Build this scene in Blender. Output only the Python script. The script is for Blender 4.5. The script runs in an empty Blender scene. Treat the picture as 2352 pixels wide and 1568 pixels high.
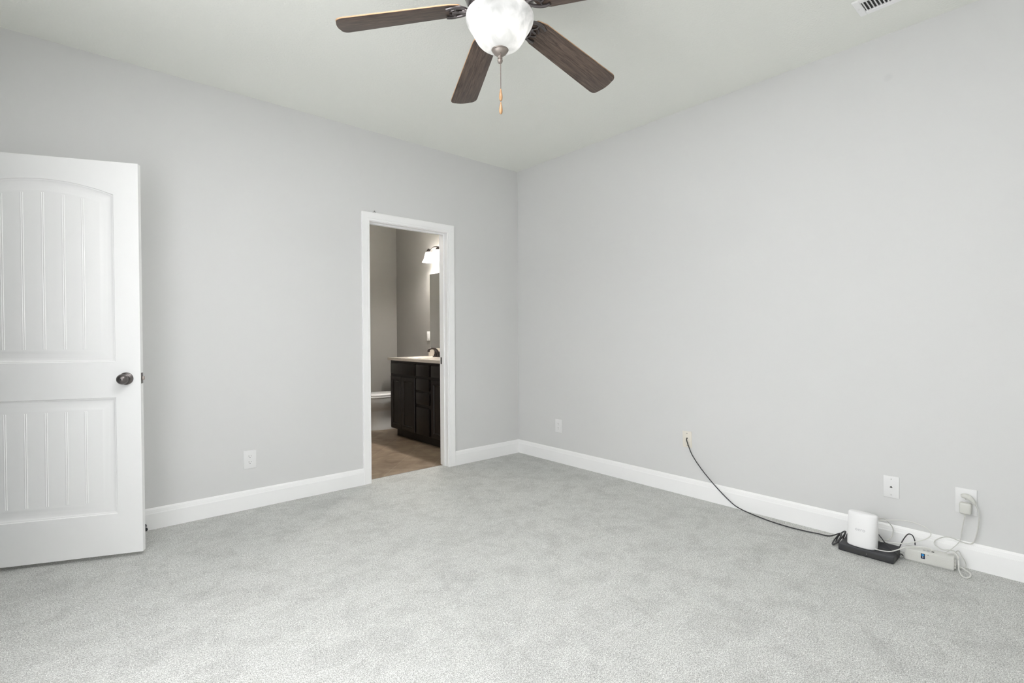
import bpy, bmesh, math, random
from mathutils import Vector, Matrix

random.seed(7)
S = bpy.context.scene
COL = S.collection
PI = math.pi

# ------------------------------------------------------------------ camera
cam = bpy.data.cameras.new('camera')
cam.sensor_fit = 'HORIZONTAL'
cam.sensor_width = 36.0
cam.lens = 1154.7 / 2352 * 36.0
cam.clip_start = 0.02
cam_o = bpy.data.objects.new('camera', cam)
COL.objects.link(cam_o)
YAW, PITCH, ROLL = -0.71714, -0.01235, -0.00512
fw = Vector((-math.sin(YAW) * math.cos(PITCH), math.cos(YAW) * math.cos(PITCH), math.sin(PITCH)))
r0 = Vector((math.cos(YAW), math.sin(YAW), 0))
u0 = r0.cross(fw)
rr = math.cos(ROLL) * r0 + math.sin(ROLL) * u0
uu = -math.sin(ROLL) * r0 + math.cos(ROLL) * u0
m = Matrix(((rr.x, uu.x, -fw.x, -3.28686), (rr.y, uu.y, -fw.y, -3.6755), (rr.z, uu.z, -fw.z, 1.1472), (0, 0, 0, 1)))
cam_o.matrix_world = m
S.camera = cam_o

# ------------------------------------------------------------------ view, world, lights
S.view_settings.view_transform = 'Standard'
S.view_settings.look = 'None'
S.view_settings.gamma = 1.0
S.view_settings.use_curve_mapping = False
S.view_settings.exposure = 0.0
try:
    S.cycles.use_denoising = True
    S.cycles.max_bounces = 14
    S.cycles.diffuse_bounces = 8
    S.cycles.transparent_max_bounces = 12
    S.cycles.caustics_reflective = False
    S.cycles.caustics_refractive = False
    S.cycles.sample_clamp_indirect = 0.0
except Exception:
    pass

world = bpy.data.worlds.new('daylight')
S.world = world
world.use_nodes = True
wn = world.node_tree.nodes
wn['Background'].inputs[0].default_value = (0.80, 0.90, 1.0, 1)
wn['Background'].inputs[1].default_value = 1.0

# room dimensions (metres): corner of the two visible walls is the origin
HC = 2.739
XL, YF = -3.78, -5.40
BX0, BX1, BY0, BY1 = -2.35, 0.04, 0.115, 2.53      # bathroom
FAN = (-1.942, -2.067)
WIN1 = (-3.65, -1.55, 0.55, 2.25)    # left wall window: y0,y1,z0,z1

def area_light(name, loc, rot, sx, sy, power, color=(1, 1, 1)):
    l = bpy.data.lights.new(name, 'AREA')
    l.shape = 'RECTANGLE'; l.size = sx; l.size_y = sy
    l.energy = power; l.color = color
    o = bpy.data.objects.new(name, l); COL.objects.link(o)
    o.location = loc; o.rotation_euler = rot
    return o

def point_light(name, loc, power, radius, color=(1, 1, 1)):
    l = bpy.data.lights.new(name, 'POINT')
    l.energy = power; l.shadow_soft_size = radius; l.color = color
    o = bpy.data.objects.new(name, l); COL.objects.link(o)
    o.location = loc
    return o

# daylight entering by the wide window in the left wall, beside the camera
area_light('daylight_left', (XL + 0.02, (WIN1[0] + WIN1[1]) / 2, (WIN1[2] + WIN1[3]) / 2), (0, -PI / 2, 0),
           WIN1[3] - WIN1[2], WIN1[1] - WIN1[0], 41, (1.0, 0.995, 1.0))

# the photographer's flash, bounced off the ceiling just above the camera
fl = bpy.data.lights.new('bounced_flash', 'SPOT')
fl.color = (1.0, 0.985, 1.05)
fl.energy = 3500; fl.spot_size = math.radians(37); fl.spot_blend = 1.0; fl.shadow_soft_size = 0.04
fl_o = bpy.data.objects.new('bounced_flash', fl); COL.objects.link(fl_o)
fl_o.location = (-3.2, -3.8, 1.5)
fl_o.rotation_euler = (Vector((-2.7, -2.65, HC)) - fl_o.location).to_track_quat('-Z', 'Y').to_euler()

# ------------------------------------------------------------------ materials
def mat(name, color, rough=0.5, metal=0.0, spec=0.5, bump=None, noise=None):
    """bump = (scale, strength, distance); noise = (scale, amount) colour variation"""
    m = bpy.data.materials.new(name); m.use_nodes = True
    nt = m.node_tree; b = nt.nodes['Principled BSDF']
    b.inputs['Base Color'].default_value = (*color, 1)
    b.inputs['Roughness'].default_value = rough
    b.inputs['Metallic'].default_value = metal
    b.inputs['Specular IOR Level'].default_value = spec
    tc = nt.nodes.new('ShaderNodeTexCoord')
    if bump:
        n = nt.nodes.new('ShaderNodeTexNoise'); n.inputs['Scale'].default_value = bump[0]; n.inputs['Detail'].default_value = 4
        nt.links.new(tc.outputs['Object'], n.inputs['Vector'])
        bp = nt.nodes.new('ShaderNodeBump'); bp.inputs['Strength'].default_value = bump[1]; bp.inputs['Distance'].default_value = bump[2]
        nt.links.new(n.outputs['Fac'], bp.inputs['Height']); nt.links.new(bp.outputs['Normal'], b.inputs['Normal'])
    if noise:
        n = nt.nodes.new('ShaderNodeTexNoise'); n.inputs['Scale'].default_value = noise[0]; n.inputs['Detail'].default_value = 5
        nt.links.new(tc.outputs['Object'], n.inputs['Vector'])
        r = nt.nodes.new('ShaderNodeValToRGB')
        a = noise[1]
        r.color_ramp.elements[0].position = 0.3; r.color_ramp.elements[1].position = 0.7
        r.color_ramp.elements[0].color = (*[c * (1 - a) for c in color], 1)
        r.color_ramp.elements[1].color = (*[min(1, c * (1 + a)) for c in color], 1)
        nt.links.new(n.outputs['Fac'], r.inputs['Fac']); nt.links.new(r.outputs['Color'], b.inputs['Base Color'])
    return m

def wood_mat(name, dark, light, rough=0.45, axis_scale=(1.5, 22, 22), dist=2.5):
    m = bpy.data.materials.new(name); m.use_nodes = True
    nt = m.node_tree; b = nt.nodes['Principled BSDF']
    tc = nt.nodes.new('ShaderNodeTexCoord')
    mp = nt.nodes.new('ShaderNodeMapping'); mp.inputs['Scale'].default_value = axis_scale
    nt.links.new(tc.outputs['Object'], mp.inputs['Vector'])
    n = nt.nodes.new('ShaderNodeTexNoise'); n.inputs['Scale'].default_value = 3.0; n.inputs['Detail'].default_value = 8
    n.inputs['Roughness'].default_value = 0.65; n.inputs['Distortion'].default_value = dist
    nt.links.new(mp.outputs['Vector'], n.inputs['Vector'])
    r = nt.nodes.new('ShaderNodeValToRGB')
    r.color_ramp.elements[0].position = 0.35; r.color_ramp.elements[0].color = (*dark, 1)
    r.color_ramp.elements[1].position = 0.68; r.color_ramp.elements[1].color = (*light, 1)
    nt.links.new(n.outputs['Fac'], r.inputs['Fac']); nt.links.new(r.outputs['Color'], b.inputs['Base Color'])
    b.inputs['Roughness'].default_value = rough
    return m

M = {}
M['wall'] = mat('wall_paint', (0.71, 0.71, 0.706), 0.75, spec=0.25, bump=(260, 0.12, 0.002))
M['ceiling'] = mat('ceiling_paint', (0.86, 0.87, 0.825), 0.9, spec=0.1, bump=(95, 0.55, 0.004))
M['trim'] = mat('white_trim_paint', (0.94, 0.94, 0.938), 0.35, spec=0.4)
M['door'] = mat("white_door_paint", (0.92, 0.92, 0.915), 0.4, spec=0.4, bump=(320, 0.05, 0.001))
M['bath_wall'] = mat('taupe_paint', (0.30, 0.29, 0.273), 0.8, spec=0.2, bump=(260, 0.1, 0.002))
M['plate'] = mat('white_plastic', (0.82, 0.82, 0.82), 0.35)
M['cream'] = mat('cream_plastic', (0.80, 0.76, 0.68), 0.4)
M['slot'] = mat('dark_slot', (0.05, 0.05, 0.05), 0.8)
M['greyslot'] = mat('grey_slot', (0.30, 0.30, 0.30), 0.8)
M['screw'] = mat('screw_metal', (0.35, 0.33, 0.30), 0.4, 0.8)
M['bronze'] = mat('oil_rubbed_bronze', (0.055, 0.045, 0.042), 0.32, 0.6)
M['knob'] = mat('dark_pewter', (0.17, 0.155, 0.15), 0.3, 0.85)
M['fanmetal'] = mat('fan_gunmetal', (0.16, 0.145, 0.145), 0.28, 0.9)
M['nickel'] = mat('aged_pewter', (0.33, 0.29, 0.26), 0.45, 0.6)
M['chain'] = mat('chain_metal', (0.24, 0.19, 0.17), 0.45, 0.5)
M['blade'] = wood_mat('walnut_blade', (0.042, 0.030, 0.026), (0.19, 0.135, 0.105), 0.42)
M['bladeedge'] = mat('blade_edge', (0.42, 0.25, 0.14), 0.5)
M['fob'] = wood_mat('honey_wood', (0.30, 0.15, 0.06), (0.62, 0.38, 0.20), 0.3, (30, 30, 6))
M['black'] = mat('black_plastic', (0.035, 0.036, 0.040), 0.45, bump=(600, 0.1, 0.001))
M['blackcable'] = mat('black_cable', (0.03, 0.03, 0.033), 0.45)
M['whitecable'] = mat('white_cable', (0.74, 0.74, 0.71), 0.4)
M['greycable'] = mat('pale_grey_cable', (0.60, 0.60, 0.57), 0.45)
M['router'] = mat('router_white', (0.86, 0.86, 0.86), 0.3)
M['lettering'] = mat('grey_lettering', (0.56, 0.56, 0.58), 0.4)
M['dot'] = mat('grey_dots', (0.5, 0.5, 0.5), 0.5)
M['boxwhite'] = mat('battery_box_white', (0.70, 0.70, 0.67), 0.5)
M['label'] = mat('navy_label', (0.02, 0.03, 0.07), 0.3)
M['labelblue'] = mat('blue_symbol', (0.03, 0.32, 0.75), 0.3)
M['adapter'] = mat('adapter_plastic', (0.68, 0.68, 0.64), 0.4)
M['vanity'] = wood_mat('espresso_wood', (0.006, 0.005, 0.005), (0.020, 0.015, 0.014), 0.35, (20, 20, 1.5))
M['counter'] = mat('cream_marble', (0.62, 0.57, 0.51), 0.2, noise=(3, 0.06))
M['porcelain'] = mat('porcelain', (0.86, 0.86, 0.86), 0.08)
M['spring'] = mat('stop_metal', (0.06, 0.055, 0.07), 0.3, 0.7)
M['rubber'] = mat('stop_rubber', (0.01, 0.01, 0.015), 0.6)
M['outside'] = mat('outside_ground', (0.3, 0.33, 0.28), 0.9)

def add_smudge(m, centre, radius, amount):
    """one faint grubby mark on a painted wall"""
    nt = m.node_tree; b = nt.nodes['Principled BSDF']; L = nt.links.new
    tc = nt.nodes.new('ShaderNodeTexCoord')
    d = nt.nodes.new('ShaderNodeVectorMath'); d.operation = 'DISTANCE'; d.inputs[1].default_value = centre
    L(tc.outputs['Object'], d.inputs[0])
    r = nt.nodes.new('ShaderNodeMapRange'); r.interpolation_type = 'SMOOTHSTEP'
    r.inputs['From Min'].default_value = radius * 0.3; r.inputs['From Max'].default_value = radius
    r.inputs['To Min'].default_value = amount; r.inputs['To Max'].default_value = 0.0
    L(d.outputs['Value'], r.inputs['Value'])
    x = nt.nodes.new('ShaderNodeMix'); x.data_type = 'RGBA'
    c = b.inputs['Base Color'].default_value
    x.inputs[6].default_value = c; x.inputs[7].default_value = (0.30, 0.30, 0.31, 1)
    L(r.outputs['Result'], x.inputs[0]); L(x.outputs[2], b.inputs['Base Color'])
M['wall_marked'] = mat('wall_paint_marked', (0.71, 0.71, 0.706), 0.75, spec=0.25, bump=(260, 0.12, 0.002))
add_smudge(M['wall_marked'], (0.0, -2.966, 2.509), 0.028, 0.09)

def mirror_mat():
    m = bpy.data.materials.new('mirror_glass'); m.use_nodes = True
    b = m.node_tree.nodes['Principled BSDF']
    b.inputs['Base Color'].default_value = (0.86, 0.87, 0.88, 1)
    b.inputs['Metallic'].default_value = 1.0; b.inputs['Roughness'].default_value = 0.01
    return m
M['mirror'] = mirror_mat()

def pane_mat():
    m = bpy.data.materials.new('window_pane'); m.use_nodes = True
    nt = m.node_tree; nt.nodes.remove(nt.nodes['Principled BSDF'])
    o = nt.nodes['Material Output']
    t = nt.nodes.new('ShaderNodeBsdfTransparent'); g = nt.nodes.new('ShaderNodeBsdfGlossy'); g.inputs['Roughness'].default_value = 0.02
    x = nt.nodes.new('ShaderNodeMixShader'); x.inputs['Fac'].default_value = 0.08
    nt.links.new(t.outputs[0], x.inputs[1]); nt.links.new(g.outputs[0], x.inputs[2]); nt.links.new(x.outputs[0], o.inputs['Surface'])
    return m
M['pane'] = pane_mat()

def lamp_glass(name, emit, see, noise_scale=9.0, tone=(1, 1, 1)):
    """frosted alabaster lamp glass: diffuse + translucent, a little see-through, lit from the bulbs within"""
    m = bpy.data.materials.new(name); m.use_nodes = True
    nt = m.node_tree; nt.nodes.remove(nt.nodes['Principled BSDF'])
    o = nt.nodes['Material Output']; L = nt.links.new
    tc = nt.nodes.new('ShaderNodeTexCoord')
    n = nt.nodes.new('ShaderNodeTexNoise'); n.inputs['Scale'].default_value = noise_scale; n.inputs['Detail'].default_value = 3; n.inputs['Distortion'].default_value = 2.0
    L(tc.outputs['Object'], n.inputs['Vector'])
    r = nt.nodes.new('ShaderNodeValToRGB')
    r.color_ramp.elements[0].position = 0.3; r.color_ramp.elements[0].color = (0.62 * tone[0], 0.63 * tone[1], 0.62 * tone[2], 1)
    r.color_ramp.elements[1].position = 0.7; r.color_ramp.elements[1].color = (0.9 * tone[0], 0.9 * tone[1], 0.9 * tone[2], 1)
    L(n.outputs['Fac'], r.inputs['Fac'])
    d = nt.nodes.new('ShaderNodeBsdfDiffuse'); t = nt.nodes.new('ShaderNodeBsdfTranslucent'); tr = nt.nodes.new('ShaderNodeBsdfTransparent')
    gl = nt.nodes.new('ShaderNodeBsdfGlossy'); gl.inputs['Roughness'].default_value = 0.15
    L(r.outputs['Color'], d.inputs['Color']); L(r.outputs['Color'], t.inputs['Color'])
    a = nt.nodes.new('ShaderNodeMixShader'); a.inputs['Fac'].default_value = 0.45
    L(d.outputs[0], a.inputs[1]); L(t.outputs[0], a.inputs[2])
    b = nt.nodes.new('ShaderNodeMixShader'); b.inputs['Fac'].default_value = see
    L(a.outputs[0], b.inputs[1]); L(tr.outputs[0], b.inputs[2])
    g = nt.nodes.new('ShaderNodeMixShader'); g.inputs['Fac'].default_value = 0.04
    L(b.outputs[0], g.inputs[1]); L(gl.outputs[0], g.inputs[2])
    e = nt.nodes.new('ShaderNodeEmission'); e.inputs['Strength'].default_value = emit
    L(r.outputs['Color'], e.inputs['Color'])
    s = nt.nodes.new('ShaderNodeAddShader')
    L(g.outputs[0], s.inputs[0]); L(e.outputs[0], s.inputs[1]); L(s.outputs[0], o.inputs['Surface'])
    return m
M['bowl'] = lamp_glass('alabaster_glass', 0.02, 0.02)
M['bell'] = lamp_glass('frosted_bell_glass', 0.10, 0.10, 14)

def bulb_mat():
    m = bpy.data.materials.new('lit_bulb'); m.use_nodes = True
    b = m.node_tree.nodes['Principled BSDF']
    b.inputs['Emission Color'].default_value = (1, 0.97, 0.92, 1)
    b.inputs['Emission Strength'].default_value = 6.0
    return m
M['bulb'] = bulb_mat()

def tile_mat():
    m = bpy.data.materials.new('brown_tile'); m.use_nodes = True
    nt = m.node_tree; b = nt.nodes['Principled BSDF']; L = nt.links.new
    tc = nt.nodes.new('ShaderNodeTexCoord')
    mp = nt.nodes.new('ShaderNodeMapping'); mp.inputs['Rotation'].default_value = (0, 0, PI / 4); mp.inputs['Location'].default_value = (0.07, 0.02, 0)
    L(tc.outputs['Object'], mp.inputs['Vector'])
    br = nt.nodes.new('ShaderNodeTexBrick'); br.offset = 0.0
    br.inputs['Scale'].default_value = 1.0
    br.inputs['Brick Width'].default_value = 0.33; br.inputs['Row Height'].default_value = 0.33
    br.inputs['Mortar Size'].default_value = 0.0035; br.inputs['Mortar Smooth'].default_value = 0.2
    br.inputs['Color1'].default_value = (0.26, 0.195, 0.14, 1); br.inputs['Color2'].default_value = (0.31, 0.24, 0.175, 1)
    br.inputs['Mortar'].default_value = (0.36, 0.30, 0.235, 1)
    L(mp.outputs['Vector'], br.inputs['Vector'])
    n = nt.nodes.new('ShaderNodeTexNoise'); n.inputs['Scale'].default_value = 7; n.inputs['Detail'].default_value = 6; n.inputs['Distortion'].default_value = 0.8
    L(tc.outputs['Object'], n.inputs['Vector'])
    r = nt.nodes.new('ShaderNodeValToRGB')
    r.color_ramp.elements[0].position = 0.3; r.color_ramp.elements[0].color = (0.66, 0.62, 0.56, 1)
    r.color_ramp.elements[1].position = 0.7; r.color_ramp.elements[1].color = (1.22, 1.22, 1.22, 1)
    L(n.outputs['Fac'], r.inputs['Fac'])
    v = nt.nodes.new('ShaderNodeVectorMath'); v.operation = 'MULTIPLY'
    L(br.outputs['Color'], v.inputs[0]); L(r.outputs['Color'], v.inputs[1]); L(v.outputs[0], b.inputs['Base Color'])
    b.inputs['Roughness'].default_value = 0.4
    return m
M['tile'] = tile_mat()

def carpet_mat():
    m = bpy.data.materials.new('grey_carpet'); m.use_nodes = True
    nt = m.node_tree; b = nt.nodes['Principled BSDF']; L = nt.links.new
    tc = nt.nodes.new('ShaderNodeTexCoord')
    def noise(scale, detail, rough=0.5, dist=0.0):
        n = nt.nodes.new('ShaderNodeTexNoise'); n.inputs['Scale'].default_value = scale
        n.inputs['Detail'].default_value = detail; n.inputs['Roughness'].default_value = rough; n.inputs['Distortion'].default_value = dist
        L(tc.outputs['Object'], n.inputs['Vector']); return n
    def ramp(n, p0, c0, p1, c1):
        r = nt.nodes.new('ShaderNodeValToRGB')
        r.color_ramp.elements[0].position = p0; r.color_ramp.elements[0].color = (*c0, 1)
        r.color_ramp.elements[1].position = p1; r.color_ramp.elements[1].color = (*c1, 1)
        L(n.outputs['Fac'], r.inputs['Fac']); return r.outputs['Color']
    def mult(a, c):
        v = nt.nodes.new('ShaderNodeVectorMath'); v.operation = 'MULTIPLY'
        L(a, v.inputs[0]); L(c, v.inputs[1]); return v.outputs[0]
    tuft = ramp(noise(250, 2, 0.7), 0.37, CARPET[0], 0.63, CARPET[1])
    mid = ramp(noise(20, 5, 0.7), 0.32, (0.87, 0.87, 0.87), 0.7, (1, 1, 1))
    pile = ramp(noise(6.0, 5, 0.68, 0.4), 0.36, (0.88, 0.88, 0.88), 0.54, (1, 1, 1))
    yarn = ramp(noise(105, 2, 0.6), 0.36, (0.80, 0.80, 0.80), 0.60, (1, 1, 1))
    L(mult(mult(mult(tuft, yarn), mid), pile), b.inputs['Base Color'])
    b.inputs['Roughness'].default_value = 0.95
    b.inputs['Specular IOR Level'].default_value = 0.1
    bp = nt.nodes.new('ShaderNodeBump'); bp.inputs['Strength'].default_value = 0.6; bp.inputs['Distance'].default_value = 0.006
    L(noise(260, 2, 0.7).outputs['Fac'], bp.inputs['Height']); L(bp.outputs['Normal'], b.inputs['Normal'])
    return m
CARPET = ((0.44, 0.443, 0.428), (0.97, 0.975, 0.945))
M['carpet'] = carpet_mat()

# ------------------------------------------------------------------ mesh helpers
def new():
    return bmesh.new()

def add_bm(dst, src):
    me = bpy.data.meshes.new('tmp'); src.to_mesh(me); src.free()
    dst.from_mesh(me); bpy.data.meshes.remove(me)

def box(bm, x0, x1, y0, y1, z0, z1, bev=0.0, seg=2, mtx=None):
    b = bmesh.new()
    bmesh.ops.create_cube(b, size=1.0)
    for v in b.verts:
        v.co = Vector(((x0 + x1) / 2 + v.co.x * (x1 - x0), (y0 + y1) / 2 + v.co.y * (y1 - y0), (z0 + z1) / 2 + v.co.z * (z1 - z0)))
    if bev > 0:
        bmesh.ops.bevel(b, geom=list(b.edges), offset=bev, segments=seg, affect='EDGES', profile=0.5)
    if mtx is not None:
        bmesh.ops.transform(b, matrix=mtx, verts=b.verts)
    add_bm(bm, b)

def lathe(bm, prof, seg=48, mtx=None, cap=True, sx=1.0, sy=1.0):
    """prof = [(r, z)...] revolved about z"""
    b = bmesh.new(); rings = []
    for r, z in prof:
        if r < 1e-6:
            rings.append([b.verts.new((0, 0, z))])
        else:
            rings.append([b.verts.new((r * sx * math.cos(2 * PI * i / seg), r * sy * math.sin(2 * PI * i / seg), z)) for i in range(seg)])
    for A, B in zip(rings, rings[1:]):
        if len(A) == 1 and len(B) == 1: continue
        for i in range(seg):
            j = (i + 1) % seg
            if len(A) == 1: b.faces.new((A[0], B[i], B[j]))
            elif len(B) == 1: b.faces.new((A[i], B[0], A[j]))
            else: b.faces.new((A[i], B[i], B[j], A[j]))
    if cap:
        for R in (rings[0], rings[-1]):
            if len(R) > 1: b.faces.new(R)
    bmesh.ops.recalc_face_normals(b, faces=b.faces)
    if mtx is not None:
        bmesh.ops.transform(b, matrix=mtx, verts=b.verts)
    add_bm(bm, b)

def smooth_path(pts, sub=10):
    P = [Vector(p) for p in pts]
    if len(P) < 3: return P
    P = [P[0] * 2 - P[1]] + P + [P[-1] * 2 - P[-2]]
    out = []
    for i in range(1, len(P) - 2):
        a, b, c, d = P[i - 1:i + 3]
        for k in range(sub):
            t = k / sub
            out.append(0.5 * ((2 * b) + (c - a) * t + (2 * a - 5 * b + 4 * c - d) * t * t + (3 * b - a - 3 * c + d) * t ** 3))
    out.append(P[-2])
    return out

def tube(bm, pts, r, seg=8, sub=8, smooth=True):
    """r a number or a function of 0..1"""
    P = smooth_path(pts, sub) if smooth else [Vector(p) for p in pts]
    n = len(P); rings = []
    up = Vector((0, 0, 1)); prev = None
    for i, p in enumerate(P):
        t = (P[min(i + 1, n - 1)] - P[max(i - 1, 0)])
        if t.length < 1e-9: t = Vector((0, 0, 1))
        t.normalize()
        if prev is None:
            a = t.cross(up)
            if a.length < 1e-3: a = t.cross(Vector((1, 0, 0)))
        else:
            a = prev - t * prev.dot(t)
            if a.length < 1e-6: a = t.cross(up)
        a.normalize(); prev = a
        c = t.cross(a)
        rad = r(i / (n - 1)) if callable(r) else r
        rings.append([bm.verts.new(p + (a * math.cos(2 * PI * k / seg) + c * math.sin(2 * PI * k / seg)) * rad) for k in range(seg)])
    for A, B in zip(rings, rings[1:]):
        for k in range(seg):
            j = (k + 1) % seg
            bm.faces.new((A[k], A[j], B[j], B[k]))
    bm.faces.new(list(reversed(rings[0]))); bm.faces.new(rings[-1])

def prism(bm, poly, h0, h1, mtx=None, bev=0.0):
    """outline in xy (counter-clockwise) extruded from z=h0 to h1"""
    b = bmesh.new()
    A = [b.verts.new((x, y, h0)) for x, y in poly]; B = [b.verts.new((x, y, h1)) for x, y in poly]
    n = len(poly)
    b.faces.new(list(reversed(A))); b.faces.new(B)
    for i in range(n):
        j = (i + 1) % n
        b.faces.new((A[i], A[j], B[j], B[i]))
    bmesh.ops.recalc_face_normals(b, faces=b.faces)
    if bev > 0:
        ed = [e for e in b.edges if abs(e.verts[0].co.z - e.verts[1].co.z) < 1e-9]
        bmesh.ops.bevel(b, geom=ed, offset=bev, segments=2, affect='EDGES', profile=0.5)
    if mtx is not None: bmesh.ops.transform(b, matrix=mtx, verts=b.verts)
    add_bm(bm, b)

def profile_run(bm, prof, p0, p1, out, m0=0.0, m1=0.0):
    """sweep profile [(offset, z)] from p0 to p1 (xy); out = outward unit normal (xy);
    m0 / m1: mitre shift per unit of offset at either end"""
    p0 = Vector((p0[0], p0[1], 0)); p1 = Vector((p1[0], p1[1], 0)); o = Vector((out[0], out[1], 0))
    d = (p1 - p0).normalized()
    A = [bm.verts.new(p0 + o * a + d * (m0 * a) + Vector((0, 0, z))) for a, z in prof]
    B = [bm.verts.new(p1 + o * a - d * (m1 * a) + Vector((0, 0, z))) for a, z in prof]
    n = len(prof)
    for i in range(n):
        j = (i + 1) % n
        bm.faces.new((A[i], A[j], B[j], B[i]))
    bm.faces.new(A); bm.faces.new(list(reversed(B)))
    bmesh.ops.recalc_face_normals(bm, faces=bm.faces)

def obj(name, bm, material, parent=None, loc=None, smooth=True, ang=35):
    me = bpy.data.meshes.new(name); bm.to_mesh(me); bm.free()
    mats = material if isinstance(material, (list, tuple)) else [material]
    for x in mats: me.materials.append(x)
    if smooth:
        for p in me.polygons: p.use_smooth = True
        me.set_sharp_from_angle(angle=math.radians(ang))
    o = bpy.data.objects.new(name, me); COL.objects.link(o)
    if parent is not None: o.parent = parent
    if loc is not None: o.location = loc
    return o

def tag(o, label, cat, group=None):
    o['label'] = label; o['category'] = cat
    if group: o['group'] = group
    return o

def thing(name, label, cat, loc=(0, 0, 0), rotz=0.0, group=None):
    o = bpy.data.objects.new(name, None); COL.objects.link(o)
    o.empty_display_size = 0.1
    o.location = loc; o.rotation_euler = (0, 0, rotz)
    return tag(o, label, cat, group)

def struct(name, bm, material, label=None, cat=None, smooth=True):
    o = obj(name, bm, material, smooth=smooth)
    o['kind'] = 'structure'
    if label: o['label'] = label
    if cat: o['category'] = cat
    return o

def T(x=0, y=0, z=0): return Matrix.Translation((x, y, z))
def R(a, ax): return Matrix.Rotation(a, 4, ax)

# ------------------------------------------------------------------ room shell
# bath door opening (inside the jambs) and the wall hole around them
OX0, OX1, OZ = -1.544, -0.829, 2.040
JT = 0.019
WT = 0.115
bm = new()
hx0, hx1, hz = OX0 - JT, OX1 + JT, OZ + JT
box(bm, XL - 0.12, hx0, 0, WT, 0, HC); box(bm, hx1, 0.0, 0, WT, 0, HC); box(bm, hx0, hx1, 0, WT, hz, HC)
wb = struct('wall_back', bm, M['wall'], 'pale grey painted wall with the bathroom doorway', 'wall', False)

bm = new(); box(bm, 0, 0.12, YF - 0.12, 0.0, 0, HC)
struct('wall_right', bm, M['wall_marked'], 'plain pale grey painted wall with outlets low down', 'wall', False)

bm = new()
y0, y1, z0, z1 = WIN1
# hinge-side doorway in the left wall (entrance the open door belongs to)
DY0, DY1, DZ = -0.96, -0.10, 2.07
box(bm, XL - 0.12, XL, YF - 0.12, y0, 0, HC); box(bm, XL - 0.12, XL, y1, DY0, 0, HC)
box(bm, XL - 0.12, XL, y0, y1, 0, z0); box(bm, XL - 0.12, XL, y0, y1, z1, HC)
box(bm, XL - 0.12, XL, DY1, 0.0, 0, HC); box(bm, XL - 0.12, XL, DY0, DY1, DZ, HC)
struct('wall_left', bm, M['wall'], 'pale grey wall behind the camera with window and entrance', 'wall', False)

bm = new()
box(bm, XL, 0.0, YF - 0.12, YF, 0, HC)
struct('wall_front', bm, M['wall'], 'plain pale grey wall behind the camera', 'wall', False)

bm = new(); box(bm, XL - 0.12, 0.12, YF - 0.12, 0.115, HC, HC + 0.1)
struct('ceiling', bm, M['ceiling'], 'white lightly textured bedroom ceiling', 'ceiling', False)

bm = new()
box(bm, XL, 0.0, YF, 0.0, -0.05, 0.0)
box(bm, hx0, hx1, 0.0, 0.088, -0.05, 0.0)
struct('floor', bm, M['carpet'], 'pale grey mottled cut pile carpet', 'carpet', False)

# a short hallway behind the entrance so the open doorway shows a room and not the void
bm = new()
box(bm, XL - 1.3, XL - 0.12, -1.5, 0.35, -0.05, 0.0)
struct('floor_hallway', bm, M['carpet'], None, None, False)
bm = new()
box(bm, XL - 1.42, XL - 1.3, -1.5, 0.35, 0, HC); box(bm, XL - 1.3, XL - 0.12, 0.23, 0.35, 0, HC); box(bm, XL - 1.3, XL - 0.12, -1.62, -1.5, 0, HC)
struct('wall_hallway', bm, M['wall'], None, None, False)
bm = new(); box(bm, XL - 1.42, XL - 0.12, -1.62, 0.35, HC, HC + 0.1)
struct('ceiling_hallway', bm, M['ceiling'], None, None, False)

# bathroom shell
bm = new(); box(bm, BX0, BX1, 0.088, BY1, -0.05, -0.004)
struct('floor_bathroom', bm, M['tile'], 'brown stone-look tile laid on the diagonal', 'tiled floor', False)
bm = new(); box(bm, BX0 - 0.1, BX1 + 0.1, BY1, BY1 + 0.1, -0.05, HC)
struct('wall_bathroom_far', bm, M['bath_wall'], 'taupe bathroom wall behind the toilet', 'wall', False)
bm = new(); box(bm, BX1, BX1 + 0.1, 0.115, BY1, -0.05, HC)
struct('wall_bathroom_right', bm, M['bath_wall'], 'taupe bathroom wall carrying the mirror and sconce', 'wall', False)
bm = new(); box(bm, BX0 - 0.1, BX0, 0.115, BY1, -0.05, HC)
struct('wall_bathroom_left', bm, M['bath_wall'], None, None, False)
bm = new()
box(bm, BX0, hx0, WT + 0.0005, WT + 0.006, 0, HC); box(bm, hx1, BX1, WT + 0.0005, WT + 0.006, 0, HC); box(bm, hx0, hx1, WT + 0.0005, WT + 0.006, hz, HC)
struct('wall_bathroom_near', bm, M['bath_wall'], None, None, False)
bm = new(); box(bm, BX0 - 0.1, BX1 + 0.1, 0.115, BY1 + 0.1, HC, HC + 0.1)
struct('ceiling_bathroom', bm, M['ceiling'], None, None, False)

# baseboards: moulded profile (offset from wall, height)
BASE = [(0, 0), (0.014, 0), (0.014, 0.093), (0.0128, 0.0945), (0.0128, 0.0965), (0.0115, 0.098), (0.0105, 0.108), (0.0085, 0.1135),
        (0.0085, 0.1155), (0.0065, 0.117), (0.0045, 0.124), (0.0025, 0.126), (0, 0.126)]
CO, CI = 0.068, 0.004   # casing: outer offset from the jamb, reveal
cxL, cxR = -1.6125, -0.7595
bm = new(); profile_run(bm, BASE, (XL, 0), (cxL, 0), (0, -1), 1.0, 0.0)
struct('baseboard_back', bm, M['trim'], 'white moulded baseboard on the back wall left of the doorway', 'baseboard')
bm = new(); profile_run(bm, BASE, (cxR, 0), (0, 0), (0, -1), 0.0, 1.0)
struct('baseboard_back_corner', bm, M['trim'], 'short white baseboard between the doorway and the corner', 'baseboard')
bm = new(); profile_run(bm, BASE, (0, 0), (0, YF), (-1, 0), 1.0, 1.0)
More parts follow.
